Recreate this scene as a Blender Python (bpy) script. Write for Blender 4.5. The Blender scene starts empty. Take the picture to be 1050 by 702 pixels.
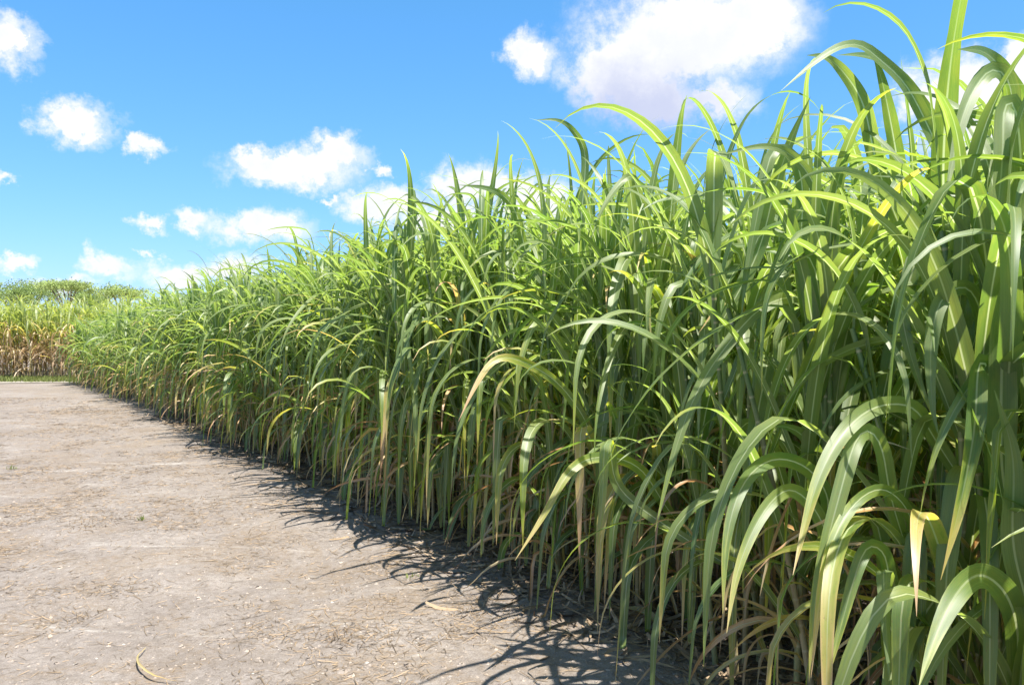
import bpy, math, random
import numpy as np
R = math.radians
rs = np.random.RandomState(11)
random.seed(11)
scene = bpy.context.scene
C = scene.collection
CAM_Z, F = 1.60, 817.0            # eye height, focal length in pixels of the 1050 wide photograph
HOR, CX = 342.0, 525.0
def P(px, py, d):                 # world point seen at a pixel, at a depth in metres
    return np.array([(px-CX)/F*d, d, CAM_Z-(py-HOR)/F*d])
def U(a, b, n=None): return rs.uniform(a, b, n)

# ------------------------------------------------------------------ objects
def tag(o, label=None, cat=None, group=None, kind=None):
    if label: o['label'] = label
    if cat: o['category'] = cat
    if group: o['group'] = group
    if kind: o['kind'] = kind
    return o
def empty(name, loc):
    o = bpy.data.objects.new(name, None); o.location = loc; o.empty_display_size = .2
    C.objects.link(o); return o
def mesh_obj(name, V, Fc, mats, parent=None, uv=None, col=None, mat_idx=None, smooth=True, loc=None):
    """V (n,3), Fc (m,4) or list of such; col (n,4) point attribute 'lf'; uv (n,2)"""
    me = bpy.data.meshes.new(name)
    V = np.asarray(V, dtype=np.float32); Fc = np.asarray(Fc, dtype=np.int32)
    n, m, k = len(V), len(Fc), Fc.shape[1]
    if loc is not None: V = V-np.asarray(loc, dtype=np.float32)
    me.vertices.add(n); me.vertices.foreach_set('co', V.ravel())
    me.loops.add(m*k); me.loops.foreach_set('vertex_index', Fc.ravel())
    me.polygons.add(m); me.polygons.foreach_set('loop_start', np.arange(0, m*k, k, dtype=np.int32))
    me.polygons.foreach_set('loop_total', np.full(m, k, dtype=np.int32))
    if mat_idx is not None: me.polygons.foreach_set('material_index', np.asarray(mat_idx, dtype=np.int32))
    me.polygons.foreach_set('use_smooth', np.full(m, smooth))
    me.update(calc_edges=True)
    if uv is not None:
        l = me.uv_layers.new(name='UVMap'); l.data.foreach_set('uv', np.asarray(uv, dtype=np.float32)[Fc.ravel()].ravel())
    if col is not None:
        a = me.attributes.new('lf', 'FLOAT_COLOR', 'POINT'); a.data.foreach_set('color', np.asarray(col, dtype=np.float32).ravel())
    for mt in mats: me.materials.append(mt)
    o = bpy.data.objects.new(name, me); C.objects.link(o)
    if loc is not None: o.location = loc
    if parent is not None:
        o.parent = parent
    return o

# ------------------------------------------------------------------ materials
class NT:
    def __init__(s, nt): s.nt = nt; s.nt.nodes.clear()
    def n(s, t, **kw):
        x = s.nt.nodes.new(t)
        for k, v in kw.items():
            if k == 'ins':
                for i, val in v.items():
                    if isinstance(val, bpy.types.NodeSocket): s.nt.links.new(val, x.inputs[i])
                    else: x.inputs[i].default_value = val
            else: setattr(x, k, v)
        return x
    def m(s, op, a, b=0.0, c=None, clamp=False):
        ins = {0: a, 1: b}
        if c is not None: ins[2] = c
        return s.n('ShaderNodeMath', operation=op, use_clamp=clamp, ins=ins).outputs[0]
    def vm(s, op, a, b=(0, 0, 0), out=0):
        return s.n('ShaderNodeVectorMath', operation=op, ins={0: a, 1: b}).outputs[out]
    def ss(s, v, a, b, lo=0.0, hi=1.0):
        return s.n('ShaderNodeMapRange', interpolation_type='SMOOTHSTEP', ins={0: v, 1: a, 2: b, 3: lo, 4: hi}).outputs[0]
    def mix(s, f, a, b, mode='MIX'):
        x = s.n('ShaderNodeMix', data_type='RGBA', blend_type=mode)
        for i, v in ((0, f), (6, a), (7, b)):
            if isinstance(v, bpy.types.NodeSocket): s.nt.links.new(v, x.inputs[i])
            else: x.inputs[i].default_value = v if i == 0 else (*v, 1) if len(v) == 3 else v
        return x.outputs[2]
    def noise(s, vec, scale, detail=2.0, rough=.5, dist=0.0, dims='3D'):
        return s.n('ShaderNodeTexNoise', noise_dimensions=dims, ins={'Vector': vec, 'Scale': scale, 'Detail': detail, 'Roughness': rough, 'Distortion': dist}).outputs[0]
    def link(s, a, b): s.nt.links.new(a, b)
def new_mat(name):
    m = bpy.data.materials.new(name); m.use_nodes = True
    return m, NT(m.node_tree)
def ramp(T, fac, stops):
    x = T.n('ShaderNodeValToRGB', ins={0: fac}); cr = x.color_ramp
    while len(cr.elements) < len(stops): cr.elements.new(.5)
    for e, (p, c) in zip(cr.elements, stops): e.position = p; e.color = (*c, 1)
    return x.outputs[0]

def leaf_material(name, g0, g1, trans_gain=1.0, under=True, d1=(.46, .32, .15), d2=(.38, .22, .10)):
    """lf: r = age 0..1.4, g = random, b = tip dryness"""
    mt, T = new_mat(name)
    uv = T.n('ShaderNodeUVMap', uv_map='UVMap').outputs[0]
    sp = T.n('ShaderNodeSeparateXYZ', ins={0: uv}); u, v = sp.outputs[0], sp.outputs[1]
    at = T.n('ShaderNodeAttribute', attribute_name='lf'); sc = T.n('ShaderNodeSeparateColor', ins={0: at.outputs[0]})
    age, rnd, tip = sc.outputs[0], sc.outputs[1], sc.outputs[2]
    cu = T.m('ABSOLUTE', T.m('SUBTRACT', u, .5))
    # long fine veins run with the blade, blotches are longer than wide
    vvec = T.n('ShaderNodeCombineXYZ', ins={0: T.m('MULTIPLY', u, 38.0), 1: T.m('MULTIPLY', v, 2.5), 2: T.m('MULTIPLY', rnd, 57.0)}).outputs[0]
    vein = T.noise(vvec, 1.0, 1.0)
    bvec = T.n('ShaderNodeCombineXYZ', ins={0: T.m('MULTIPLY', u, 2.2), 1: T.m('MULTIPLY', v, 9.0), 2: T.m('MULTIPLY', rnd, 91.0)}).outputs[0]
    blot = T.noise(bvec, 1.3, 3.0, .6)
    base = T.mix(rnd, g0, g1)
    base = T.mix(T.ss(blot, .35, .75, 0, .35), base, (g1[0]*1.5, g1[1]*1.15, g1[2]*.8))
    base = T.mix(T.ss(vein, .3, .7, 0, .35), base, (g0[0]*.6, g0[1]*.66, g0[2]*.6))
    tipf = T.m('MULTIPLY', T.m('POWER', v, 3.2), tip)
    edge = T.m('MULTIPLY', T.ss(cu, .3, .5), T.m('MULTIPLY', tip, .16))
    a = T.m('ADD', T.m('ADD', age, tipf), T.m('ADD', edge, T.m('MULTIPLY', T.m('SUBTRACT', blot, .5), .55)))
    dry = ramp(T, T.m('DIVIDE', a, 1.4), [(.0, (.10, .17, .03)), (.32, (.22, .27, .045)), (.48, (.38, .32, .09)), (.62, d1), (.8, d2), (1, (.24, .14, .075))])
    col = T.mix(T.ss(a, .28, .5), base, dry)
    spot = T.noise(T.n('ShaderNodeCombineXYZ', ins={0: T.m('MULTIPLY', u, 9.0), 1: T.m('MULTIPLY', v, 42.0), 2: T.m('MULTIPLY', rnd, 33.0)}).outputs[0], 1.6, 3.0, .7)
    rusty = T.m('MULTIPLY', T.ss(spot, .62, .72), T.ss(T.m('ADD', T.m('MULTIPLY', tip, v), T.m('MULTIPLY', age, .8)), .08, .5, .12, .85))
    col = T.mix(rusty, col, (.17, .085, .035))
    rib = T.m('MULTIPLY', T.ss(cu, .028, .06, 1, 0), T.ss(v, .35, 1, 1, .1))
    col = T.mix(T.m('MULTIPLY', rib, .72), col, (.46, .50, .30))
    bs = T.n('ShaderNodeNewGeometry').outputs['Backfacing']
    # the underside is paler and duller than the upper side
    dcol = T.mix(T.m('MULTIPLY', bs, .35), col, (.16, .22, .11)) if under else col
    p = T.n('ShaderNodeBsdfPrincipled', ins={'Base Color': dcol, 'Roughness': T.ss(bs, 0, 1, .5, .6), 'Specular IOR Level': .95})
    T.link(T.n('ShaderNodeBump', ins={'Strength': .15, 'Distance': .002, 'Height': vein}).outputs[0], p.inputs['Normal'])
    hs = T.n('ShaderNodeHueSaturation', ins={'Hue': .488, 'Saturation': 1.15, 'Value': 2.85*trans_gain, 'Color': col}).outputs[0]
    tr = T.n('ShaderNodeBsdfTranslucent', ins={0: hs})
    mx = T.n('ShaderNodeMixShader', ins={0: T.ss(a, .5, 1.1, .47, .2), 1: p.outputs[0], 2: tr.outputs[0]})
    T.link(mx.outputs[0], T.n('ShaderNodeOutputMaterial').inputs[0])
    return mt
M = {}
M['leaf'] = leaf_material('cane_leaf', (.082, .150, .032), (.168, .225, .066))
M['leaf_far'] = leaf_material('old_cane_leaf', (.15, .21, .045), (.27, .31, .09), .9, False, (.36, .27, .15), (.29, .19, .105))

def stalk_material():
    mt, T = new_mat('cane_stalk')
    uv = T.n('ShaderNodeUVMap', uv_map='UVMap').outputs[0]
    sp = T.n('ShaderNodeSeparateXYZ', ins={0: uv}); u, v = sp.outputs[0], sp.outputs[1]
    at = T.n('ShaderNodeAttribute', attribute_name='lf'); sc = T.n('ShaderNodeSeparateColor', ins={0: at.outputs[0]})
    rnd = sc.outputs[1]
    vec = T.n('ShaderNodeCombineXYZ', ins={0: T.m('MULTIPLY', u, 12.0), 1: T.m('MULTIPLY', v, 2.0), 2: T.m('MULTIPLY', rnd, 40)}).outputs[0]
    nz = T.noise(vec, 1.5, 3.0, .6)
    node = T.ss(T.m('ABSOLUTE', T.m('SUBTRACT', T.m('FRACT', v), .5)), .42, .49)
    low = ramp(T, T.m('ADD', T.m('MULTIPLY', nz, .7), T.m('MULTIPLY', rnd, .3)), [(.2, (.13, .15, .05)), (.45, (.24, .24, .10)), (.62, (.34, .27, .14)), (.85, (.22, .13, .08))])
    col = T.mix(T.ss(v, 9, 14), low, (.10, .16, .05))
    col = T.mix(T.m('MULTIPLY', node, .7), col, (.42, .36, .22))
    p = T.n('ShaderNodeBsdfPrincipled', ins={'Base Color': col, 'Roughness': .5})
    T.link(p.outputs[0], T.n('ShaderNodeOutputMaterial').inputs[0])
    return mt
M['stalk'] = stalk_material()

def soil_material():
    mt, T = new_mat('dry_soil')
    pos = T.n('ShaderNodeNewGeometry').outputs['Position']
    big = T.noise(pos, .45, 4, .6, .3); mid = T.noise(pos, 2.3, 5, .62, .5); fine = T.noise(pos, 22, 5, .7); grit = T.noise(pos, 140, 3, .7)
    streak = T.noise(T.vm('MULTIPLY', pos, (.35, 2.2, 1)), 1.4, 5, .65, .6)
    col = ramp(T, T.m('ADD', T.m('MULTIPLY', big, .5), T.m('MULTIPLY', mid, .5)), [(.3, (.178, .151, .130)), (.47, (.226, .195, .170)), (.6, (.268, .235, .206)), (.75, (.33, .296, .264))])
    col = T.mix(T.ss(fine, .38, .62, .0, .42), col, (.125, .10, .078))
    col = T.mix(T.ss(grit, .32, .52, .6, 0), col, (.09, .072, .058))
    col = T.mix(T.ss(grit, .6, .8, 0, .55), col, (.52, .48, .42))
    # pale crusted marl in smears
    pale = T.m('MULTIPLY', T.ss(streak, .60, .72), T.ss(fine, .38, .58))
    col = T.mix(T.m('MULTIPLY', pale, .7), col, (.42, .39, .35))
    straw = T.m('MULTIPLY', T.ss(T.noise(pos, 1.1, 6, .7, 1.0), .46, .60), T.ss(T.noise(T.vm('MULTIPLY', pos, (1, 1.6, 1)), 34, 4, .75), .40, .56))
    col = T.mix(T.m('MULTIPLY', straw, .45), col, (.185, .130, .075))
    dk = T.m('MULTIPLY', T.ss(T.noise(pos, 3.1, 6, .75, .8), .52, .66), T.ss(T.noise(pos, 26, 4, .75), .45, .6))
    col = T.mix(T.m('MULTIPLY', dk, .45), col, (.10, .078, .058))
    p = T.n('ShaderNodeBsdfPrincipled', ins={'Base Color': col, 'Roughness': .95, 'Specular IOR Level': .15})
    h = T.m('ADD', T.m('ADD', T.m('MULTIPLY', mid, .02), T.m('MULTIPLY', fine, .018)), T.m('MULTIPLY', grit, .0042))
    T.link(T.n('ShaderNodeBump', ins={'Strength': 1.0, 'Distance': 1.0, 'Height': h}).outputs[0], p.inputs['Normal'])
    T.link(p.outputs[0], T.n('ShaderNodeOutputMaterial').inputs[0])
    return mt
M['soil'] = soil_material()
def simple(name, col, rough=.8, var=.25, scale=20, trans=0):
    mt, T = new_mat(name)
    pos = T.n('ShaderNodeNewGeometry').outputs['Position']
    rp = T.n('ShaderNodeNewGeometry').outputs['Random Per Island']
    nz = T.noise(pos, scale, 4, .65)
    f = T.m('ADD', T.m('MULTIPLY', nz, .6), T.m('MULTIPLY', rp, .4))
    c = T.mix(T.ss(f, .25, .75), tuple(x*(1-var) for x in col), tuple(min(.9, x*(1+var)) for x in col))
    p = T.n('ShaderNodeBsdfPrincipled', ins={'Base Color': c, 'Roughness': rough, 'Specular IOR Level': .3})
    T.link(T.n('ShaderNodeBump', ins={'Strength': .4, 'Distance': .01, 'Height': nz}).outputs[0], p.inputs['Normal'])
    out = p.outputs[0]
    if trans:
        tr = T.n('ShaderNodeBsdfTranslucent', ins={0: T.n('ShaderNodeHueSaturation', ins={'Saturation': 1.1, 'Value': 1.8, 'Color': c}).outputs[0]})
        out = T.n('ShaderNodeMixShader', ins={0: trans, 1: out, 2: tr.outputs[0]}).outputs[0]
    T.link(out, T.n('ShaderNodeOutputMaterial').inputs[0])
    return mt
M['straw'] = simple('straw', (.205, .148, .092), .8, .6, 9)
M['stone'] = simple('stone', (.36, .33, .29), .9, .3, 60)
M['clod'] = simple('clod', (.27, .225, .185), .95, .3, 60)
M['grass'] = simple('grass', (.16, .19, .055), .6, .35, 3, .35)
M['path'] = simple('pale_path', (.25, .222, .182), .95, .3, 1.3)
M['bark'] = simple('bark', (.20, .16, .12), .9, .3, 6)
M['crown_green'] = simple('crown_green', (.19, .25, .08), .55, .4, 1.2, .35)
M['crown_yellow'] = simple('crown_yellow', (.27, .33, .11), .55, .35, 1.2, .35)

# ------------------------------------------------------------------ leaf geometry
def leaves(base, az, th0, bend, pw, L, W, kink=None, kpos=None, drift=None, twist=None, age=None, rnd=None, tip=None, S=14, K=3, wav=0.0, fold=.32):
    """Strap leaves that leave the stalk at elevation th0 and give way to their own weight.  All arguments are arrays of N."""
    N = len(L); z = np.zeros(N)
    kink = z if kink is None else kink; kpos = z+.5 if kpos is None else kpos
    drift = z if drift is None else drift; twist = z if twist is None else twist
    s = np.linspace(0, 1, S+1)[None, :]
    sm = (s[:, :-1]+s[:, 1:])/2
    def ang(q):
        th = th0[:, None]-bend[:, None]*q**pw[:, None]-kink[:, None]/(1+np.exp(-(q-kpos[:, None])/.022))
        lim = R(-84); th = np.where(th < lim, lim+(th-lim)*.04, th)
        return th, az[:, None]+drift[:, None]*q**1.5
    th, a = ang(sm); ds = (L/S)[:, None]
    step = np.stack([np.cos(th)*np.cos(a)*ds, np.cos(th)*np.sin(a)*ds, np.sin(th)*ds], -1)
    c = np.concatenate([np.zeros((N, 1, 3)), np.cumsum(step, 1)], 1)+base[:, None, :]
    low = .012+.02*s*0
    c[..., 2] = np.where(c[..., 2] < low, low+rs.uniform(0, .02, c[..., 2].shape), c[..., 2])
    thn, an = ang(s+z[:, None])
    t = np.stack([np.cos(thn)*np.cos(an), np.cos(thn)*np.sin(an), np.sin(thn)], -1)
    b = np.stack([np.sin(an), -np.cos(an), np.zeros_like(an)], -1)
    n = np.cross(b, t)
    tw = twist[:, None]*s**1.6; ct, st = np.cos(tw)[..., None], np.sin(tw)[..., None]
    b, n = b*ct+n*st, n*ct-b*st
    prof = np.clip((.55+.45*np.minimum(s/.28, 1)**.8)*np.where(s > .3, (1-((np.maximum(s, .3)-.3)/.7)**1.75), 1), .012, 1)
    hw = (W/2)[:, None]*prof
    u = np.linspace(-1, 1, K)
    fo = (fold*(1-.55*s))[..., None]
    V = c[:, :, None, :]+b[:, :, None, :]*(hw[..., None]*u)[..., None]*np.cos(fo)[..., None]+n[:, :, None, :]*(hw[..., None]*(np.abs(u)*np.sin(fo)))[..., None]
    if wav > 0 and K >= 5:
        ph = rs.uniform(0, 6.28, (N, 1, 1)); fr = rs.uniform(3.5, 7, (N, 1, 1))
        w = np.sin(s[..., None]*fr*6.28+ph+(u > 0)*1.7)*np.abs(u)**2*hw[..., None]*wav
        V = V+n[:, :, None, :]*w[..., None]
    i = np.arange(S)[:, None]*K+np.arange(K-1)[None, :]
    f = np.stack([i, i+1, i+K+1, i+K], -1).reshape(-1, 4)
    Fc = (f[None]+(np.arange(N)*(S+1)*K)[:, None, None]).reshape(-1, 4)
    uv = np.zeros((N, S+1, K, 2)); uv[..., 0] = (u+1)/2; uv[..., 1] = s[..., None]
    col = np.ones((N, S+1, K, 4))
    for q, arr in enumerate((age, rnd, tip)): col[..., q] = (z if arr is None else arr)[:, None, None]
    return V.reshape(-1, 3), Fc, uv.reshape(-1, 2), col.reshape(-1, 4)

def stalk_curve(x, y, h, lean_az, lean, curve, n=24):
    s = np.linspace(0, 1, n); r = h*np.sin(lean)*s+h*curve*s**2.2
    return np.stack([x+np.cos(lean_az)*r, y+np.sin(lean_az)*r, h*s*(1-.3*lean*s)], -1)
def on_curve(c, f):
    k = np.clip(f, 0, 1)*(len(c)-1); i = np.minimum(k.astype(int), len(c)-2); w = (k-i)[:, None]
    return c[i]*(1-w)+c[i+1]*w
def tube(c, r, sides=7, node=.1, rnd=.5, vs=None):
    n = len(c); t = np.gradient(c, axis=0); t /= np.linalg.norm(t, axis=1)[:, None]
    a = np.cross(t, [1., .13, 0]); a /= np.linalg.norm(a, axis=1)[:, None]; b = np.cross(t, a)
    ph = np.linspace(0, 2*np.pi, sides+1)
    V = c[:, None]+(a[:, None]*np.cos(ph)[None, :, None]+b[:, None]*np.sin(ph)[None, :, None])*np.asarray(r)[:, None, None]
    K = sides+1
    i = np.arange(n-1)[:, None]*K+np.arange(sides)[None]
    f = np.stack([i, i+1, i+K+1, i+K], -1).reshape(-1, 4)
    d = np.concatenate([[0], np.cumsum(np.linalg.norm(np.diff(c, axis=0), axis=1))])
    uv = np.zeros((n, K, 2)); uv[..., 0] = ph/6.283; uv[..., 1] = (d/node)[:, None]
    col = np.ones((n, K, 4)); col[..., 1] = rnd; col[..., 0] = 0
    return V.reshape(-1, 3), f, uv.reshape(-1, 2), col.reshape(-1, 4)
def join(parts):
    V, Fc, uv, col, mi = [], [], [], [], []; o = 0
    for (v, f, u, c), m in parts:
        V.append(v); Fc.append(f+o); uv.append(u); col.append(c); mi.append(np.full(len(f), m)); o += len(v)
    return np.concatenate(V), np.concatenate(Fc), np.concatenate(uv), np.concatenate(col), np.concatenate(mi)

# ------------------------------------------------------------------ the edge of the field
ED = np.array([(-3, 4.75), (-1, 3.62), (1, 2.62), (2.5, 1.81), (4.18, .86), (5.7, .0), (9, -2.0), (13.8, -5.15), (17.9, -8.05), (22.5, -11.35), (26.0, -14.1)])
def edge_x(d): return np.interp(d, ED[:, 0], ED[:, 1])
dd = np.linspace(-3, 26, 400); ex = edge_x(dd); arc = np.concatenate([[0], np.cumsum(np.hypot(np.diff(dd), np.diff(ex)))])
def edge(s, t):
    """point s metres along the edge, t metres into the field; also the outward direction"""
    d = np.interp(s, arc, dd); x = np.interp(s, arc, ex)
    d2 = np.interp(s+.6, arc, dd); x2 = np.interp(s+.6, arc, ex)
    d1 = np.interp(s-.6, arc, dd); x1 = np.interp(s-.6, arc, ex)
    tx, ty = x2-x1, d2-d1; l = math.hypot(tx, ty); tx /= l; ty /= l
    return x+ty*t, d-tx*t, math.atan2(tx, -ty)     # inward normal = (ty,-tx)
def s_of(d): return np.interp(d, dd, arc)

def shoot_params(x, y, t, out_az, h, near):
    """the stalk curve and all its leaves; t = distance into the field"""
    front = max(0., 1-t/.9)
    la = out_az+rs.normal(0, 1.0); lean = abs(rs.normal(.05, .07))+.05*front
    c = stalk_curve(x, y, h, la, lean, U(0, .05))
    ng = rs.randint(9, 12) if near else 8
    if h < 1.2: ng = 6
    f0 = U(.12, .36) if front > .3 else .5
    ft = np.linspace(f0, 1, ng)+rs.normal(0, .02, ng); ft = np.clip(ft, .2, 1)
    q = (ft-f0)/(1-f0)                                  # 0 lowest green leaf, 1 spindle
    az = la+np.where(np.arange(ng) % 2, 0, np.pi)+rs.normal(0, .75, ng)
    # leaves at the border turn to the open side
    turn = rs.rand(ng) < .75*front*(1-.65*q)
    az = np.where(turn, out_az+rs.normal(0, .95, ng), az)
    th0 = R(62)+R(23)*q**.8+rs.normal(0, R(6), ng)
    bend = R(250)-R(162)*q**1.35+rs.normal(0, R(22), ng)
    pw = U(.8, 1.4, ng)+1.7*q**1.5
    L = (1.0+.48*np.sin(np.clip(q, 0, 1)*2.6+.3))*U(.85, 1.15, ng)*(.78+.14*h)*(1-.16*(q > .7))
    W = U(.044, .078, ng)*(1-.22*(q > .9))
    kk = rs.rand(ng) < .6-.2*q
    kink = np.where(kk, R(1)*U(50, 120, ng), 0); bend = np.where(kk, bend*.5, np.maximum(bend, R(62)))
    stiff = rs.rand(ng) < .34; pw = np.where(stiff, U(2.6, 4.2, ng), pw); bend = np.where(stiff, R(1)*U(70, 150, ng), bend); kink = np.where(stiff & (rs.rand(ng) < .7), 0, kink); th0 = np.where(stiff, th0-R(1)*U(0, 16, ng), th0)
    age = np.clip(rs.normal(.03, .06, ng)+.22*(q < .3)*rs.rand(ng)+(rs.rand(ng) < .17*np.clip(1-1.6*q, 0, 1))*U(.22, .5, ng), 0, .6)
    tipd = U(.05, .5, ng)+.5*(q < .4)*rs.rand(ng)
    g = dict(base=on_curve(c, ft), az=az, th0=th0, bend=bend, pw=pw, L=L, W=W, kink=kink, kpos=U(.24, .62, ng), drift=rs.normal(0, .45, ng), twist=rs.normal(0, .7, ng), age=age, rnd=rs.rand(ng), tip=tipd)
    nd = rs.randint(2, 6) if front > .2 else 2
    fd = np.sort(U(.06, .5, nd))
    daz = np.where(rs.rand(nd) < .6*front, out_az+rs.normal(0, .8, nd), U(0, 6.28, nd))
    d = dict(base=on_curve(c, fd), az=daz, th0=R(1)*U(35, 78, nd), bend=R(1)*U(90, 160, nd), pw=U(.6, 1.3, nd), L=U(.45, 1.05, nd), W=U(.016, .042, nd), kink=R(1)*U(0, 90, nd)*(rs.rand(nd) < .6), kpos=U(.12, .5, nd), drift=rs.normal(0, .9, nd), twist=rs.normal(0, 2.6, nd), age=U(.55, 1.25, nd), rnd=rs.rand(nd), tip=U(.2, .6, nd))
    return c, g, d
def sub(g, i): return {k: v[i:i+1] for k, v in g.items()}
def rad(h, n=24, thick=1.0):
    s = np.linspace(0, 1, n); return (.0145-.0045*s)*thick*(1+.10*(np.arange(n) % 3 == 0))

STALKS = []
def stool(s, t, nsh, hbase, level, name='sugarcane_plant', spread=.17, pos=None, mat='leaf', dryboost=0):
    if pos is None: x0, y0, oa = edge(s, t)
    else: x0, y0, oa = pos
    tt = t
    root = None; parts = []
    if level < 3: root = empty(name, (x0, y0, 0))
    for k in range(nsh):
        a = U(0, 6.28); r = spread*math.sqrt(rs.rand())
        x, y = x0+r*math.cos(a)*1.2, y0+r*math.sin(a)*1.2
        h = hbase*U(.86, 1.06)
        if k == nsh-1 and t < .75 and not dryboost: h = U(.35, .95)
        c, g, d = shoot_params(x, y, tt, oa, h, level <= 1)
        if dryboost:
            q = np.linspace(0, 1, len(g['age'])); g['age'] = g['age']+np.clip(dryboost-np.maximum(q-.35, 0)*2.6, 0, 1); 
            d['L'] *= 1.35; d['W'] *= 1.3; d['age'] = np.clip(d['age'], .5, .85)
        rn = rs.rand()
        if level == 0:
            st = mesh_obj('cane_stalk', *tube(c, rad(h), 8, .105, rn)[:2], [M['stalk']], root, *tube(c, rad(h), 8, .105, rn)[2:], loc=None)
            st.matrix_parent_inverse = root.matrix_world.inverted() if False else st.matrix_parent_inverse
            st.location = (-x0, -y0, 0)
            STALKS.append((st, c, root))
            for dct, nm, KS in ((g, 'leaf', (5, 22)), (d, 'dry_leaf', (3, 14))):
                for i in range(len(dct['L'])):
                    v, f, u, cl = leaves(**sub(dct, i), S=KS[1], K=KS[0], wav=.10 if nm == 'leaf' else 0, fold=.34 if nm == 'leaf' else .8)
                    o = mesh_obj(nm, v, f, [M[mat]], st, u, cl)
        elif level <= 2:
            lv = [(leaves(**g, S=16 if level == 1 else 11, K=3), 0), (leaves(**d, S=9, K=3, fold=.8), 0)]
            if level == 1:
                v, f, u, cl = tube(c[np.linspace(0, 23, 12).astype(int)], rad(h, 12), 6, .105, rn)
                st = mesh_obj('cane_stalk', v, f, [M['stalk']], root, u, cl); st.location = (-x0, -y0, 0)
                v, f, u, cl, mi = join(lv[:1]); mesh_obj('green_leaves', v, f, [M[mat]], st, u, cl)
                v, f, u, cl, mi = join(lv[1:]); mesh_obj('dry_leaves', v, f, [M[mat]], st, u, cl)
            else:
                v, f, u, cl, mi = join([(tube(c[::1][np.r_[0:24:2, 23]], rad(h, 13), 5, .105, rn), 1)]+lv)
                mesh_obj('cane_shoot', v, f, [M[mat], M['stalk']], root, u, cl, mi).location = (-x0, -y0, 0)
        else:
            parts += [(leaves(**g, S=10, K=3), 0), (leaves(**d, S=7, K=2), 0), (tube(c[np.linspace(0, 23, 5).astype(int)], rad(h, 5), 4, .105, rn), 1)]
    if level == 3: return parts
    root['_s'] = s; root['_t'] = t
    return root

def height(s):
    d = float(np.interp(s, arc, dd)); return float(np.interp(d, [0, 3, 6, 10, 18, 22, 26], [1.78, 1.90, 2.08, 2.00, 1.84, 1.60, 1.45]))
stools = []
mass = []
s0, s1 = s_of(2.25), s_of(25.9)
SP = .40
for row, t in enumerate((.12, .50, .92)):
    s = s0+row*.13-(.4 if row else 0)
    while s < s1:
        d = float(np.interp(s, arc, dd))
        lv = 0 if (d < 6.6 and row < 1) or (d < 4.6 and row < 2) else 1 if d < 11 and row < 2 else 2
        if row == 2 and d > 16: break
        stools.append(stool(s+rs.normal(0, .08), t+rs.normal(0, .09), rs.randint(3, 8) if row < 2 else 4, height(s), lv))
        s += SP*(1 if d < 12 else 1.12)
print('stools', len(stools))
# the rest of the field behind, nobody could count it
for row in range(1, 9):
    t = .92+row*.5
    s = s_of(-2.5)
    while s < s1:
        d = float(np.interp(s, arc, dd))
        if d > 14 and row > 5: break
        mass += stool(s+rs.normal(0, .1), t+rs.normal(0, .1), 4, height(s)*(1.02+.012*row), 3, spread=.25)
        s += .52
for t in (.12, .5, .92):
    s = s_of(-2.5)
    if t < .3: s = 99
    while s < s0-.3:
        mass += stool(s, t, 5, height(s), 3); s += .42
for t in (1.4, 1.0, .6) if False else (): pass
v, f, u, cl, mi = join(mass)
o = mesh_obj('sugarcane_field', v, f, [M['leaf'], M['stalk']], None, u, cl, mi)
tag(o, 'dense green sugarcane filling the field behind its front edge', 'sugarcane field', kind='stuff')

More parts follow.
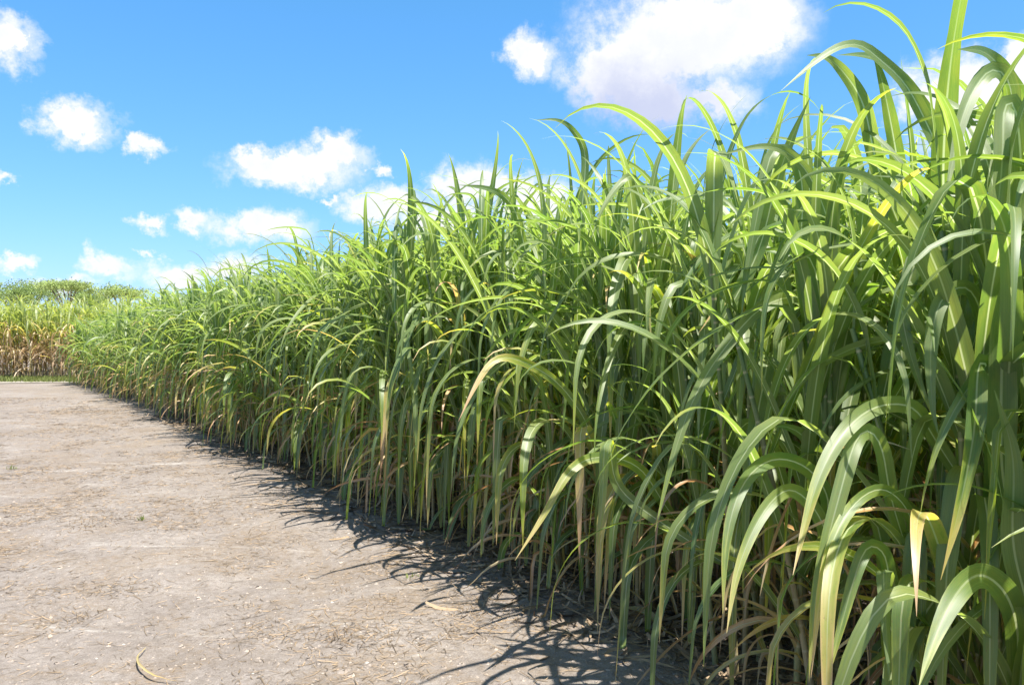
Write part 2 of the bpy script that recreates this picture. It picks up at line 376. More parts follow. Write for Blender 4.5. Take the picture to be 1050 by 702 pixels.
# ------------------------------------------------------------------ single large leaves, each grown from the nearest stalk
def crom(p, n):
    k = np.linspace(0, len(p)-1, n); i = np.minimum(k.astype(int), len(p)-2); fr = (k-i)[:, None]
    pp = np.vstack([2*p[0]-p[1], p, 2*p[-1]-p[-2]]); a, b, c_, d_ = pp[i], pp[i+1], pp[i+2], pp[i+3]
    return .5*((2*b)+(-a+c_)*fr+(2*a-5*b+4*c_-d_)*fr**2+(-a+3*b-3*c_+d_)*fr**3)
def big_leaf(pts, d0, d1, w, age=.0, tip=.4, turn=.0, label=None):
    """pts: the leaf's course as seen from the track, d0 to d1 its distance; w its width in metres"""
    n = len(pts); p = np.array([P(px, py, d0+(d1-d0)*(i/(n-1))) for i, (px, py) in enumerate(pts)])
    t0 = p[0]-p[1]; t0 /= np.linalg.norm(t0); aim = p[0]+t0*.22-np.array([0, 0, .10]); best = None
    for st, c, o in STALKS:
        if c[-1, 2] < 1.2: continue
        dist = np.linalg.norm(c[6:]-aim, axis=1)+2*np.maximum(c[6:, 2]-p[0, 2]+.05, 0); k = dist.argmin()
        if best is None or dist[k] < best[0]: best = (dist[k], st, c[6:][k], o)
    _, st, root, o = best
    p = np.vstack([root, root*.45+p[0]*.55+np.array([0, 0, -.02]), p]) if np.linalg.norm(root-p[0]) > .3 else np.vstack([root, p])
    S = 34; c = crom(p, 4*S+1)
    for _ in range(40): c[1:-1] = .5*c[1:-1]+.25*(c[2:]+c[:-2])
    seg = np.concatenate([[0], np.cumsum(np.linalg.norm(np.diff(c, axis=0), axis=1))]); s = seg/seg[-1]
    c = np.stack([np.interp(np.linspace(0, 1, S+1), s, c[:, q]) for q in range(3)], -1); s = np.linspace(0, 1, S+1)
    t = np.gradient(c, axis=0); t /= np.linalg.norm(t, axis=1)[:, None]
    open_ = np.array([-.35, -.93, .1])                         # the leaf shows its broad side to the open track
    b = np.cross(t, open_); b /= np.linalg.norm(b, axis=1)[:, None]
    for i in range(1, len(b)):
        if (b[i]*b[i-1]).sum() < 0: b[i] = -b[i]
    b0 = b.copy()
    for i in range(S+1): b[i] = b0[max(0, i-3):i+4].mean(0)
    b -= (b*t).sum(1)[:, None]*t; b /= np.linalg.norm(b, axis=1)[:, None]; nn = np.cross(b, t)
    tw = (turn+rs.normal(0, .25)*s)[:, None]; b, nn = b*np.cos(tw)+nn*np.sin(tw), nn*np.cos(tw)-b*np.sin(tw)
    prof = np.clip((.5+.5*np.minimum(s/.25, 1))*np.where(s > .45, 1-((np.maximum(s, .45)-.45)/.55)**2.1, 1), .02, 1)
    if pts[-1][1] < 0: prof = np.maximum(prof, .5)
    u = np.linspace(-1, 1, 7); hw = w/2*prof; ph = rs.rand()*6; fo = .30*(1-.5*s)
    V = c[:, None]+b[:, None]*(hw[:, None]*u)[..., None]+nn[:, None]*((hw*fo)[:, None]*np.abs(u)+(hw*.10)[:, None]*np.sin(s*30+ph)[:, None]*u**2*np.sign(u))[..., None]
    K = 7; i = (np.arange(S)[:, None]*K+np.arange(K-1)[None]).reshape(-1)
    uv = np.stack([np.tile((u+1)/2, S+1), np.repeat(s, K)], -1); cl = np.ones(((S+1)*K, 4)); cl[:, 0] = age; cl[:, 1] = rs.rand(); cl[:, 2] = tip
    o = mesh_obj('leaf', V.reshape(-1, 3), np.stack([i, i+1, i+K+1, i+K], -1), [M['leaf']], st, uv, cl)
    if label: o['label'] = label
HERO = [
 ([(966, 240), (966, 170), (970, 95), (978, 30), (988, -25)], 3.1, 2.55, .085, 0, .1),
 ([(897, 165), (885, 110), (866, 78), (846, 60), (826, 58)], 3.3, 2.85, .062, 0, .1),
 ([(955, 140), (928, 88), (900, 62), (882, 48), (862, 48), (838, 62), (800, 94)], 3.1, 2.8, .052, 0, .4),
 ([(962, 150), (938, 100), (905, 66), (882, 58), (856, 58)], 3.35, 2.95, .06, 0, .2),
 ([(920, 170), (911, 120), (902, 80), (892, 52)], 3.4, 3.05, .062, 0, .1),
 ([(1046, 120), (1030, 80), (1008, 55), (980, 52)], 2.9, 2.5, .07, 0, .2),
 ([(1036, 95), (1018, 72), (1000, 88), (985, 122), (976, 165), (968, 205)], 2.7, 2.5, .058, .05, .3),
 ([(1046, 190), (1040, 112), (1028, 112), (1027, 160), (1020, 240), (1018, 290)], 2.6, 2.4, .062, .05, .3),
 ([(962, 455), (940, 420), (915, 414), (888, 422), (862, 448), (840, 490), (826, 540), (814, 590)], 2.7, 2.2, .054, .04, .75),
 ([(912, 500), (906, 462), (893, 441), (878, 450), (865, 495), (848, 560), (836, 620), (831, 700)], 2.6, 2.25, .050, .03, .6),
 ([(850, 510), (832, 482), (803, 470), (778, 478), (758, 505), (745, 556), (742, 630)], 2.9, 2.45, .052, .02, .6),
 ([(846, 540), (828, 512), (806, 502), (780, 530), (757, 585), (746, 650)], 2.85, 2.4, .050, .03, .7),
 ([(935, 530), (915, 505), (893, 504), (866, 531), (845, 590), (833, 696)], 2.6, 2.2, .036, .2, .7),
 ([(915, 600), (908, 568), (890, 561), (876, 597), (862, 650), (848, 704)], 2.5, 2.2, .046, .03, .6),
 ([(912, 640), (911, 592), (907, 587), (910, 640), (914, 700)], 2.5, 2.3, .050, .03, .2),
 ([(1046, 650), (1034, 610), (1008, 589), (985, 605), (962, 650), (944, 706)], 2.35, 1.95, .072, .06, .45),
 ([(1022, 450), (1014, 380), (1003, 375), (1000, 440), (985, 520), (966, 595)], 2.45, 2.2, .064, .05, .75),
 ([(1010, 345), (1000, 305), (984, 294), (962, 312), (954, 364), (957, 420), (964, 450)], 2.6, 2.4, .050, .05, .3),
 ([(945, 350), (934, 306), (925, 298), (925, 325), (936, 372), (958, 430)], 2.7, 2.55, .044, .04, .4),
 ([(1028, 480), (1027, 400), (1030, 320), (1046, 255), (1080, 210)], 2.4, 2.3, .082, .0, .1),
 ([(880, 360), (858, 322), (822, 304), (785, 312), (752, 345), (715, 400), (690, 470), (672, 545)], 3.5, 3.0, .052, .0, .5),
 ([(680, 515), (655, 478), (615, 468), (585, 482), (560, 525), (528, 575)], 4.1, 3.6, .055, .30, .5, 0, 'yellow green arching leaf with drooping tip'),
 ([(634, 500), (626, 456), (620, 456), (618, 510), (611, 585)], 3.9, 3.7, .056, .26, .5, 0, 'broad hanging leaf turning yellow'),
 ([(600, 430), (572, 392), (535, 370), (508, 368), (488, 395), (470, 432)], 4.6, 4.2, .052, .26, .9, 0, 'yellowing leaf with dry tip'),
 ([(686, 235), (692, 170), (698, 120), (704, 98)], 4.4, 4.05, .062, 0, .1),
 ([(668, 240), (655, 200), (645, 180), (620, 210), (606, 245)], 4.4, 4.1, .045, .05, .2),
 ([(540, 262), (528, 215), (505, 195), (470, 190)], 5.6, 5.3, .06, 0, .3),
 ([(600, 160), (588, 135), (572, 124), (548, 124)], 5.2, 5.0, .055, 0, .2),
 ([(700, 420), (690, 340), (672, 296), (664, 300), (668, 350)], 4.1, 3.8, .055, .30, .4),
 ([(1060, 640), (1040, 560), (1040, 470), (1020, 400)], 2.3, 2.25, .07, .0, .1),
 ([(780, 250), (795, 190), (812, 140), (830, 100)], 3.5, 3.3, .06, 0, .1),
 ([(820, 260), (822, 180), (795, 150), (780, 200), (764, 290), (760, 330)], 3.4, 3.2, .052, 0, .3),
 ([(860, 280), (850, 230), (826, 175), (790, 150), (735, 160)], 3.4, 3.2, .05, 0, .3)]
for a in HERO: big_leaf(*a[:7], label=a[7] if len(a) > 7 else None)

# ------------------------------------------------------------------ labels of the near edge
ONES = ['', 'first', 'second', 'third', 'fourth', 'fifth', 'sixth', 'seventh', 'eighth', 'ninth', 'tenth', 'eleventh', 'twelfth', 'thirteenth', 'fourteenth', 'fifteenth', 'sixteenth', 'seventeenth', 'eighteenth', 'nineteenth']
TENS = {20: 'twenty', 30: 'thirty', 40: 'forty', 50: 'fifty', 60: 'sixty', 70: 'seventy', 80: 'eighty'}
def nth(n):
    if n < 20: return ONES[n]
    t, u = n//10*10, n % 10
    return TENS[t][:-1]+'ieth' if u == 0 else TENS[t]+'-'+ONES[u]
front = sorted([o for o in stools if o['_t'] < .31], key=lambda o: o['_s'])
G_ = 'sugarcane plants along the edge of the field'
def px_of(o): return CX+F*o.location.x/o.location.y
vis = [o for o in front if px_of(o) < 1040]
special = {}
for o in vis:
    names = [g.get('label') for c in o.children for g in c.children if g.get('label')]
    if names: special[o.name] = names[0]
for i, o in enumerate(vis):
    d = o.location.y
    tr = 'bearing a yellowing leaf' if o.name in special else 'broad arching leaves' if d < 4.5 else 'below the big white cloud' if d < 7 else 'green leaf tips hanging' if d < 15 else 'small with distance'
    tag(o, f'{nth(i+1)} sugarcane plant from the right along the front edge, {tr}', 'sugarcane')
for o in front:
    if o not in vis: tag(o, 'sugarcane plant cut by the right border of the photo', 'sugarcane')
for o in stools:
    if o['_t'] >= .31:
        d = o.location.y
        z = 'nearest the right side of the photo' if d < 4.5 else 'under the big white cloud' if d < 7.5 else 'in the middle of the photo' if d < 13 else 'towards the far left end'
        tag(o, f'sugarcane plant just behind the front edge, {z}', 'sugarcane')
    o['group'] = G_
    del o['_s']; del o['_t']

# ------------------------------------------------------------------ far field across the path
far = []
for row, y in enumerate((29.0, 29.9)):
    x = -22.5+row*.3
    while x < -12.0:
        k_far = round((x+22.5-row*.3)/.62)+1
        r = stool(0, .2, 6, 2.2*U(.93, 1.05), 2, spread=.34, pos=(x, y+rs.normal(0, .1), -math.pi/2), mat='leaf_far', dryboost=.8)
        del r['_s']; del r['_t']
        tag(r, f'{nth(k_far)} old brown bottomed sugarcane plant from the left beyond the pale track' if row == 0 else 'old sugarcane plant in the second row beyond the pale track, yellow green top', 'sugarcane', 'old sugarcane plants beyond the pale track')
        x += .62
    print(len(bpy.data.objects))
fm = []
for y in np.arange(30.7, 34, .8):
    for x in np.arange(-26, -6, .7):
        fm += stool(0, .9, 4, 2.3*U(.9, 1.07), 3, spread=.4, pos=(x+rs.normal(0, .1), y, -math.pi/2), mat='leaf_far')
for x in np.arange(-11.8, -6, .7):
    fm += stool(0, .2, 4, 2.25, 3, spread=.4, pos=(x, 29.4, -math.pi/2), mat='leaf_far')
v, f, u, cl, mi = join(fm)
tag(mesh_obj('distant_sugarcane', v, f, [M['leaf_far'], M['stalk']], None, u, cl, mi), 'yellow green tops of older sugarcane in the distant field', 'sugarcane field', kind='stuff')

# ------------------------------------------------------------------ ground
NG = {}
def vnoise(x, y, seed):
    n = 256
    if seed not in NG: NG[seed] = np.random.RandomState(seed).rand(n, n)
    g = NG[seed]
    xi = np.floor(x).astype(int); yi = np.floor(y).astype(int); fx = x-xi; fy = y-yi
    fx = fx*fx*(3-2*fx); fy = fy*fy*(3-2*fy)
    a = g[xi % n, yi % n]; b = g[(xi+1) % n, yi % n]; c = g[xi % n, (yi+1) % n]; d = g[(xi+1) % n, (yi+1) % n]
    return (a*(1-fx)+b*fx)*(1-fy)+(c*(1-fx)+d*fx)*fy
def gz(x, y):
    x = np.asarray(x, float); y = np.asarray(y, float)
    z = (vnoise(x*1.3+50, y*1.3+50, 1)-.5)*.030+(vnoise(x*4+9, y*4+90, 2)-.5)*.016+(vnoise(x*13+9, y*13+7, 3)-.5)*.008+(vnoise(x*36, y*36, 4)-.5)*.0045
    return z*np.clip((30-np.hypot(x, y))/15, 0, 1)-.01
def grid(xs, ys):
    X, Y = np.meshgrid(xs, ys); V = np.stack([X, Y, gz(X, Y)], -1).reshape(-1, 3)
    nx = len(xs); i = (np.arange(len(ys)-1)[:, None]*nx+np.arange(nx-1)[None]).reshape(-1)
    return V, np.stack([i, i+1, i+nx+1, i+nx], -1)
xs = np.concatenate([-np.geomspace(1500, 8, 40), np.arange(-7.95, 4.5, .035), np.geomspace(4.6, 1500, 40)])
ys = np.concatenate([-np.geomspace(1500, 2, 24), np.arange(-1.9, 2.4, .2), np.arange(2.5, 9, .03), 9+np.cumsum(np.geomspace(.03, .7, 70)), np.geomspace(32, 1500, 40)])
V, Fc = grid(xs, ys)
tag(mesh_obj('ground', V, Fc, [M['soil']]), kind='structure')

# pale track and the grass verge in front of the old cane
def strip(y0f, y1f, x0, x1, z, mat, name):
    x = np.linspace(x0, x1, 120); n = 5
    rows = []
    for k in range(n):
        w = k/(n-1); y = y0f(x)*(1-w)+y1f(x)*w
        rows.append(np.stack([x, y, np.full_like(x, z)+.006*vnoise(x*2, y*2, 5)], -1))
    V = np.concatenate(rows); i = (np.arange(n-1)[:, None]*120+np.arange(119)[None]).reshape(-1)
    return mesh_obj(name, V, np.stack([i, i+1, i+121, i+120], -1), [mat])
tag(strip(lambda x: 24.6+1.1*vnoise(x*.8+200, x*0, 6)+(x+20)*.08, lambda x: 25.9+.6*vnoise(x*1.4+200, x*0, 7)+(x+20)*.06, -60, -14.3, .006, M['path'], 'path'), kind='structure')

def blades(X, Y, h, w, tilt=.5):
    n = len(X); a = U(0, 6.28, n); la = U(0, 6.28, n); z = gz(X, Y)
    b = np.stack([X, Y, z], -1); sd = np.stack([np.cos(a)*w/2, np.sin(a)*w/2, 0*a], -1)
    ln = np.stack([np.cos(la), np.sin(la), 0*a], -1)*(tilt*h*rs.rand(n))[:, None]
    m1 = b+ln*.35+np.array([0, 0, 1])*(h*.6)[:, None]; tp = b+ln+np.array([0, 0, 1])*h[:, None]
    V = np.stack([b-sd, b+sd, m1+sd*.7, m1-sd*.7, tp+sd*.1, tp-sd*.1], 1).reshape(-1, 3)
    k = np.arange(n)*6; F1 = np.stack([k, k+1, k+2, k+3], -1); F2 = np.stack([k+3, k+2, k+4, k+5], -1)
    return V, np.concatenate([F1, F2])
n = 12000
X = U(-34, -12, n); Y = 26.0+2.9*rs.rand(n)**.8+(X+20)*.04+.5*vnoise(X*1.7, X*0, 8)-.3
V, Fc = blades(X, Y, U(.05, .15, n), U(.02, .05, n))
tag(mesh_obj('grass_verge', V, Fc, [M['grass']], smooth=False), 'short green grass between the pale track and old cane', 'grass', kind='stuff')

# ------------------------------------------------------------------ litter on the bare soil
def strips(X, Y, az, L, W, curl, z0=.004, S=4, lift=.02):
    """thin bits of dry leaf lying about"""
    n = len(X); s = np.linspace(-.5, .5, S+1)[None]
    a = az[:, None]+curl[:, None]*s
    dx = np.cumsum(np.cos(a), 1)*L[:, None]/S; dy = np.cumsum(np.sin(a), 1)*L[:, None]/S
    x = X[:, None]+dx; y = Y[:, None]+dy
    z = gz(x, y)+z0+(lift*rs.rand(n))[:, None]*(s+.5)**2*rs.rand(n, 1)
    c = np.stack([x, y, z], -1); w = (W[:, None]/2*np.clip(1-1.6*s**2, .3, 1))
    tw = U(-1, 1, n)[:, None]
    sd = np.stack([-np.sin(a)*w, np.cos(a)*w, w*tw*.8], -1)
    V = np.stack([c-sd, c+sd], 2); i = np.arange(S)*2
    f = np.stack([i, i+1, i+3, i+2], -1)
    return V.reshape(-1, 3), (f[None]+(np.arange(n)*(S+1)*2)[:, None, None]).reshape(-1, 4)
def bare(n, ymin=2.6, ymax=12, patch=True, k=1.7):
    """random points on the open soil, denser near the viewer, gathered in patches"""
    out = []
    while len(out) < n:
        y = ymin*(ymax/ymin)**rs.rand(); x = U(-.72*y-.3, float(edge_x(y))+.5)
        if patch:
            pz = vnoise(np.array([x*1.6+30]), np.array([y*1.6+30]), 21)[0]*.6+vnoise(np.array([x*4+30]), np.array([y*4+30]), 22)[0]*.4
            if rs.rand() > np.clip((pz-.40)*3.2, .10, 1): continue
        out.append((x, y))
    return np.array(out).T
X, Y = bare(34000, ymax=20)
n = len(X); v1, f1 = strips(X, Y, U(0, 6.28, n), (rs.gamma(2.0, .014, n)+.008)*(1+Y*.05), U(.0008, .0028, n)*(1+Y*.12), rs.normal(0, .6, n), lift=.012)
X, Y = bare(520); n = len(X)
v2, f2 = strips(X, Y, U(0, 6.28, n), U(.04, .18, n), U(.0015, .005, n), rs.normal(0, .9, n), lift=.03, S=6)
# a thicker wreath of litter below the cane
n = 9000; S_ = U(s_of(2), s_of(16), n); Tt = rs.normal(.15, .3, n); xy = np.array([edge(a, b)[:2] for a, b in zip(S_, Tt)])
v3, f3 = strips(xy[:, 0], xy[:, 1], U(0, 6.28, n), U(.04, .36, n), U(.003, .02, n), rs.normal(0, .7, n), lift=.10, S=5)
o1 = np.concatenate([v1, v2, v3]); ff = np.concatenate([f1, f2+len(v1), f3+len(v1)+len(v2)])
tag(mesh_obj('straw_litter', o1, ff, [M['straw']]), 'scattered dry straw and leaf bits over the bare soil', 'straw', kind='stuff')
def pebbles(X, Y, r):
    n = len(X); ph = np.linspace(0, 2*np.pi, 6)[:-1]
    up = np.array([[math.cos(a), math.sin(a), .15] for a in ph]+[[.5*math.cos(a+.5), .5*math.sin(a+.5), .75] for a in ph])
    V = up[None]*(r[:, None, None])*rs.uniform(.7, 1.3, (n, 10, 1))*np.array([1, 1, .7])+np.stack([X, Y, gz(X, Y)-.1*r], -1)[:, None]
    q = [[i, (i+1) % 5, 5+(i+1) % 5, 5+i] for i in range(5)]+[[5, 6, 7, 8], [5, 8, 9, 9]]
    q = q[:6]+[[5, 8, 9, 5]]
    F_ = np.array(q[:6]); 
    return V.reshape(-1, 3), (F_[None]+(np.arange(n)*10)[:, None, None]).reshape(-1, 4)
X, Y = bare(900, patch=False); V, Fc = pebbles(X, Y, rs.gamma(1.6, .0016, len(X))+.0012)
tag(mesh_obj('pale_grit', V, Fc, [M['stone']], smooth=False), 'tiny whitish stones scattered over the bare soil', 'grit', kind='stuff')
X, Y = bare(7000, patch=False, ymax=9); V, Fc = pebbles(X, Y, rs.gamma(1.6, .0028, len(X))+.0015)
tag(mesh_obj('soil_crumbs', V, Fc, [M['clod']], smooth=False), 'small crumbs of dry grey brown soil', 'soil', kind='stuff')

# single things on the soil
def gpt(px, py):                       # where the view through a pixel meets the ground
    d = CAM_Z*F/(py-HOR); return (px-CX)/F*d, d
def lying_leaf(name, pts, w, col_age, label, cat):
    """a dry leaf lying on the soil through ground points"""
    p = np.array([gpt(*q) for q in pts]); n = 24
    k = np.linspace(0, len(p)-1, n); i = np.minimum(k.astype(int), len(p)-2); fr = (k-i)[:, None]
    pp = np.vstack([2*p[0]-p[1], p, 2*p[-1]-p[-2]]); a, b, c_, d_ = pp[i], pp[i+1], pp[i+2], pp[i+3]
    q = .5*((2*b)+(-a+c_)*fr+(2*a-5*b+4*c_-d_)*fr**2+(-a+3*b-3*c_+d_)*fr**3)
    t = np.gradient(q, axis=0); t /= np.linalg.norm(t, axis=1)[:, None]; sd = np.stack([-t[:, 1], t[:, 0]], -1)
    s = np.linspace(0, 1, n); ww = w/2*np.clip(np.sin(np.pi*np.clip(s*.92+.06, 0, 1))**.6, .08, 1)
    z = gz(q[:, 0], q[:, 1])+.012+.02*np.sin(s*3.1)
    V = []
    for u in (-1, -.33, .33, 1):
        V.append(np.column_stack([q+sd*(ww*u)[:, None]*.8, z+ww*(abs(u)*.7+.5*u*np.sin(s*5))]))
    V = np.stack(V, 1).reshape(-1, 3); ii = (np.arange(n-1)[:, None]*4+np.arange(3)[None]).reshape(-1)
    uv = np.stack([np.tile([0, .33, .67, 1], n), np.repeat(s, 4)*.6], -1); cl = np.ones((n*4, 4)); cl[:, 0] = col_age; cl[:, 1] = .6; cl[:, 2] = .1
    x0, y0 = q[n//2]
    o = mesh_obj(name, V, np.stack([ii, ii+1, ii+5, ii+4], -1), [M['leaf']], None, uv, cl, loc=(x0, y0, 0))
    return tag(o, label, cat)
lying_leaf('fallen_leaf', [(148, 664), (140, 674), (141, 685), (152, 694), (166, 697), (180, 697)], .013, .8, 'yellow curled dry leaf lying on bare soil at the bottom left', 'leaf')
lying_leaf('fallen_leaf', [(640, 626), (655, 631), (668, 640), (680, 652), (705, 660)], .05, .75, 'pale grey dry leaf fallen on the soil beneath the cane', 'leaf')
M['twig'] = simple('dead_grass', (.17, .12, .075), .85, .4, 9)
def tuft(px, py, n, r, h, mat, name, label, cat, flat=1.3):
    x, y = gpt(px, py)
    X = x+rs.normal(0, r, n); Y = y+rs.normal(0, r, n)
    V, Fc = blades(X, Y, U(.4, 1, n)*h, np.full(n, .004 if mat == 'twig' else .009), flat)
    return tag(mesh_obj(name, V, Fc, [M[mat]], loc=(x, y, 0), smooth=False), label, cat)
tuft(345, 655, 60, .06, .055, 'twig', 'dead_grass_tuft', 'brown dead grass tuft on bare soil, bottom centre left', 'dead grass', 2.2)
tuft(350, 480+125, 26, .05, .03, 'twig', 'dead_grass_tuft', 'thin brown scrap of dead grass above the bottom tuft', 'dead grass', 3)
tuft(95, 537, 50, .10, .04, 'twig', 'dead_grass_tuft', 'flat patch of dead grass on the left of the bare soil', 'dead grass', 3)
tuft(144, 531, 12, .012, .05, 'grass', 'weed_sprout', 'tiny green weed sprout on the left of the bare soil', 'weed')
tuft(12, 480, 14, .03, .06, 'grass', 'weed_sprout', 'tiny green weed sprout near the left border', 'weed')
tuft(422, 590, 14, .02, .03, 'grass', 'weed_sprout', 'tiny green weed sprout beside the leaf shadows', 'weed')

# ------------------------------------------------------------------ trees behind the old cane
def tree(x, y, H, cw, ch, flat, mat, label):
    root = empty('tree', (x, y, 0)); tag(root, label, 'tree', 'trees behind the distant cane')
    parts = []; tips = []
    trunk = np.array([[x+.1*math.sin(q*3)*q, y, H*.62*q] for q in np.linspace(0, 1, 8)]); parts.append((tube(trunk, np.linspace(.17, .09, 8), 7), 0))
    for k in range(9):
        a = 6.283*k/9+U(-.3, .3); st = trunk[rs.randint(4, 8)]; R_ = cw*.5*U(.5, .98); zt = H-ch*U(.25, .7)*(1 if not flat else .6)
        q = np.linspace(0, 1, 7)[:, None]; e = np.array([x+math.cos(a)*R_, y+math.sin(a)*R_, zt])
        c = st*(1-q)+e*q; c[:, 2] += np.sin(q[:, 0]*3.14)*.35
        parts.append((tube(c, np.linspace(.06, .015, 7), 5), 0)); tips.append(e)
    v, f, u, cl, mi = join(parts); mesh_obj('trunk', v, f, [M['bark']], root, loc=None).location = (-x, -y, 0)
    cen = []
    for e in tips: cen += [e+rs.normal(0, 1, 3)*np.array([cw*.10, cw*.10, ch*.13]) for _ in range(4)]
    cen += [np.array([x, y, H-ch*.35])+rs.normal(0, 1, 3)*np.array([cw*.2, cw*.2, ch*.12]) for _ in range(8)]
    cen = np.array(cen); n = 3600
    p = cen[rs.randint(0, len(cen), n)]+rs.normal(0, 1, (n, 3))*np.array([.28, .28, .10 if flat else .17])
    a1 = rs.normal(0, 1, (n, 3)); a1 /= np.linalg.norm(a1, axis=1)[:, None]; b1 = np.cross(a1, rs.normal(0, 1, (n, 3))); b1 /= np.linalg.norm(b1, axis=1)[:, None]
    l, w = U(.05, .10, n)[:, None], U(.02, .04, n)[:, None]
    V = np.stack([p-a1*l, p+b1*w, p+a1*l, p-b1*w], 1).reshape(-1, 3)
    mesh_obj('crown', V, np.arange(n*4).reshape(-1, 4), [M[mat]], root, smooth=False).location = (-x, -y, 0)
def TR(px, pytop, d, wpx, ch, flat, mat, label):
    x = (px-CX)/F*d; H = CAM_Z+(HOR-pytop)/F*d; tree(x, d, H, wpx/F*d, ch, flat, mat, label)
TR(8, 287, 50, 56, 2.2, False, 'crown_green', 'dark green bushy tree at the left border behind distant cane')
TR(36, 290, 53, 44, 1.6, False, 'crown_green', 'low rounded green tree second from the left behind distant cane')
TR(68, 289, 48, 44, .8, True, 'crown_yellow', 'thin flat topped yellow green tree with open crown')
TR(92, 298, 52, 34, 1.2, False, 'crown_green', 'small green tree half hidden behind distant cane')
TR(124, 296, 50, 44, .9, True, 'crown_yellow', 'rightmost yellowish tree with a wide low crown')
TR(-30, 284, 52, 60, 2.0, False, 'crown_green', 'green tree beyond the left border')

# ------------------------------------------------------------------ light, sky, camera
SUN_EL = 68.0; sx, sy = .66, -.75
h = math.hypot(sx, sy); sx /= h; sy /= h
sd = np.array([sx*math.cos(R(SUN_EL)), sy*math.cos(R(SUN_EL)), math.sin(R(SUN_EL))])
from mathutils import Vector
L_ = bpy.data.lights.new('sun', 'SUN'); L_.energy = 5.0; L_.angle = R(.53); L_.color = (1, .955, .88)
so = bpy.data.objects.new('sun', L_); C.objects.link(so); so.rotation_euler = Vector(sd).to_track_quat('Z', 'Y').to_euler()

w = bpy.data.worlds.new('World'); scene.world = w; w.use_nodes = True
T = NT(w.node_tree)
sky = T.n('ShaderNodeTexSky', sky_type='NISHITA', sun_disc=False, sun_elevation=R(SUN_EL), sun_rotation=math.atan2(sx, sy), altitude=0, air_density=1.0, dust_density=.4, ozone_density=1.6).outputs[0]
gen = T.n('ShaderNodeTexCoord').outputs['Generated']
dirv = T.vm('NORMALIZE', gen)
q = T.n('ShaderNodeSeparateXYZ', ins={0: dirv})
azn = T.m('ARCTAN2', q.outputs[0], q.outputs[1]); eln = T.m('ARCSINE', q.outputs[2])
ae = T.n('ShaderNodeCombineXYZ', ins={0: azn, 1: eln, 2: 0.0}).outputs[0]
n1 = T.n('ShaderNodeTexNoise', ins={'Vector': ae, 'Scale': 14.0, 'Detail': 7.0, 'Roughness': .62}).outputs
wob = T.vm('MULTIPLY', T.vm('SUBTRACT', n1['Color'], (.5, .5, .5)), (.085, .06, 0))
n2 = T.n('ShaderNodeTexNoise', ins={'Vector': ae, 'Scale': 45.0, 'Detail': 8.0, 'Roughness': .68}).outputs
wob2 = T.vm('MULTIPLY', T.vm('SUBTRACT', n2['Color'], (.5, .5, .5)), (.05, .045, 0))
aw = T.vm('ADD', T.vm('ADD', ae, wob), wob2)
def A(px, py):
    x, z = (px-CX)/F, -(py-HOR)/F; return math.atan2(x, 1), math.atan2(z, math.hypot(x, 1))
clouds = [(702, 40, 130, 66, 0), (640, 72, 78, 56, 0), (770, 25, 70, 48, 0), (665, 100, 75, 42, .1), (735, 105, 55, 34, .15), (545, 58, 36, 38, .12),
          (1000, 95, 95, 46, 0), (1042, 62, 34, 30, .1), (945, 108, 40, 36, .15), (1060, 130, 120, 50, 0),
          (4, 38, 34, 32, .05), (78, 127, 42, 30, 0), (150, 150, 27, 15, .1), (2, 181, 14, 9, .1),
          (300, 172, 78, 26, 0), (345, 160, 38, 26, 0), (262, 160, 36, 18, .15), (392, 208, 54, 26, 0), (338, 202, 16, 8, .2), (388, 172, 16, 12, .25),
          (486, 190, 50, 34, 0), (545, 205, 60, 36, 0), (450, 225, 60, 30, 0), (270, 233, 58, 24, .02), (204, 222, 38, 19, .22), (155, 232, 26, 14, .32), 
          (115, 279, 36, 18, .1), (184, 282, 46, 22, .08), (14, 273, 26, 12, .12), (60, 292, 60, 12, .3), (240, 275, 60, 22, .2), (152, 262, 14, 8, .3), (200, 60, 1, 1, 1)]
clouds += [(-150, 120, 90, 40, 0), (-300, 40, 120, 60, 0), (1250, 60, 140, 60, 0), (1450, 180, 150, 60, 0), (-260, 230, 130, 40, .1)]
cur = None
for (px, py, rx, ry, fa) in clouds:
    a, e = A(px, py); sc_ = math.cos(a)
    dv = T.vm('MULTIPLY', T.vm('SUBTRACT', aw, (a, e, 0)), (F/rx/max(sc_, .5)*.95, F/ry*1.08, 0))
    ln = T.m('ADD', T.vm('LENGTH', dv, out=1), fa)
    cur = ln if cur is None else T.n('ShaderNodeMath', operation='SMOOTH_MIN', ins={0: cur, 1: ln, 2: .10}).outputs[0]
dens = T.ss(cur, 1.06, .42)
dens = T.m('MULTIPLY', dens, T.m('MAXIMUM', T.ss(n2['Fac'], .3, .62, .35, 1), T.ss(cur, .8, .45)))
n3 = T.noise(T.vm('MULTIPLY', dirv, (1, 1, 1.6)), 2.2, 7, .6)
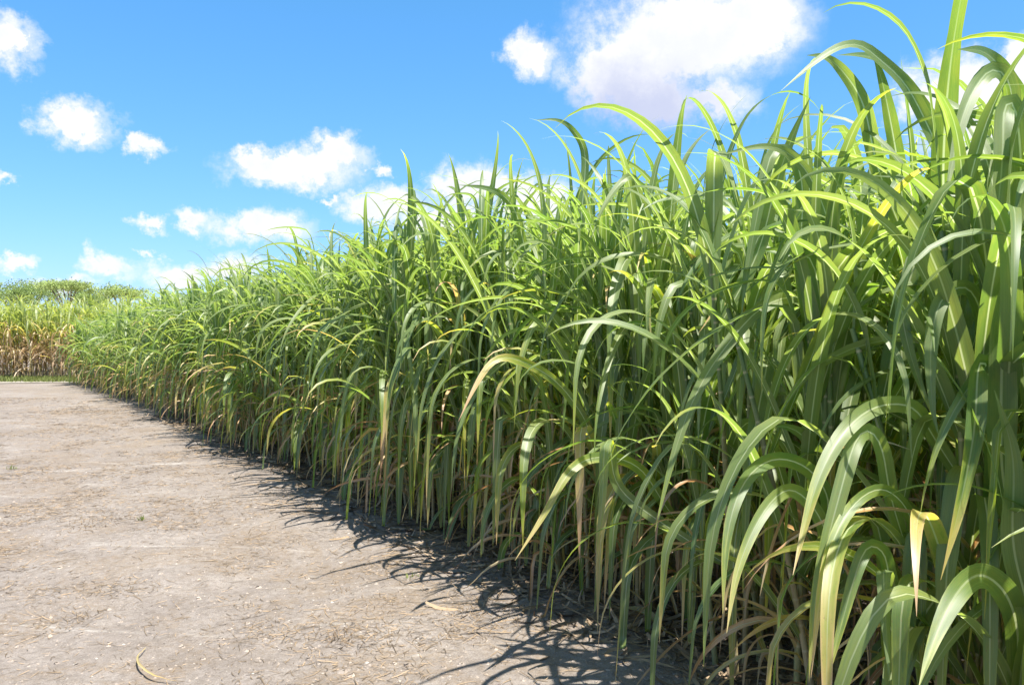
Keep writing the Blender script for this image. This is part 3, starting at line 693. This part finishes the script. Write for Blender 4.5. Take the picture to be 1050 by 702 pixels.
out = T.m('MAXIMUM', T.ss(eln, .52, .75), T.ss(T.m('ABSOLUTE', azn), .85, 1.3))  # extra cloud cover added out of view, neutral fill for the blue shadows
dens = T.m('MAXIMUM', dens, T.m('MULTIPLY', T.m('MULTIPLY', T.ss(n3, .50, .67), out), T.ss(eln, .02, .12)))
# high thin veil and whitening towards the horizon is the sky's own; grey cores and the big cloud's mauve base are shade painted into the colour
a, e = A(655, 118)
sh = T.ss(T.vm('LENGTH', T.vm('MULTIPLY', T.vm('SUBTRACT', aw, (a, e, 0)), (8.5, 15, 0)), out=1), 1.25, .2)
core = T.m('MULTIPLY', T.ss(n1['Fac'], .35, .62), T.ss(cur, .75, .25))
ccol = T.mix(T.m('MULTIPLY', core, .45), (5.7, 5.7, 5.7), (4.1, 4.4, 5.1))
ccol = T.mix(T.m('MULTIPLY', sh, .8), ccol, (2.9, 3.25, 4.7))
skyc = T.mix(1.0, sky, (.525, .98, 1.30), 'MULTIPLY')
sq = T.n('ShaderNodeSeparateColor', ins={0: skyc}).outputs
skyc = T.n('ShaderNodeCombineColor', ins={0: sq[0], 1: T.m('MULTIPLY', T.m('POWER', sq[1], .67), 1.38), 2: sq[2]}).outputs[0]
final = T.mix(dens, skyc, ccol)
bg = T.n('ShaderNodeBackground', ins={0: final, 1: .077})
T.link(bg.outputs[0], T.n('ShaderNodeOutputWorld').inputs[0])

cam = bpy.data.cameras.new('camera'); co = bpy.data.objects.new('camera', cam); C.objects.link(co); scene.camera = co
co.location = (0, 0, CAM_Z); cam.sensor_width = 36; cam.lens = F/1050*36; cam.clip_end = 5000; cam.clip_start = .05
co.rotation_euler = (R(90)-math.atan((351-HOR)/F), 0, 0)
vs = scene.view_settings; vs.view_transform = 'Standard'; vs.look = 'None'; vs.gamma = 1; vs.exposure = 1.32; vs.use_curve_mapping = False
scene.cycles.max_bounces = 8; scene.cycles.transmission_bounces = 6; scene.cycles.diffuse_bounces = 4
scene.cycles.sample_clamp_indirect = 6
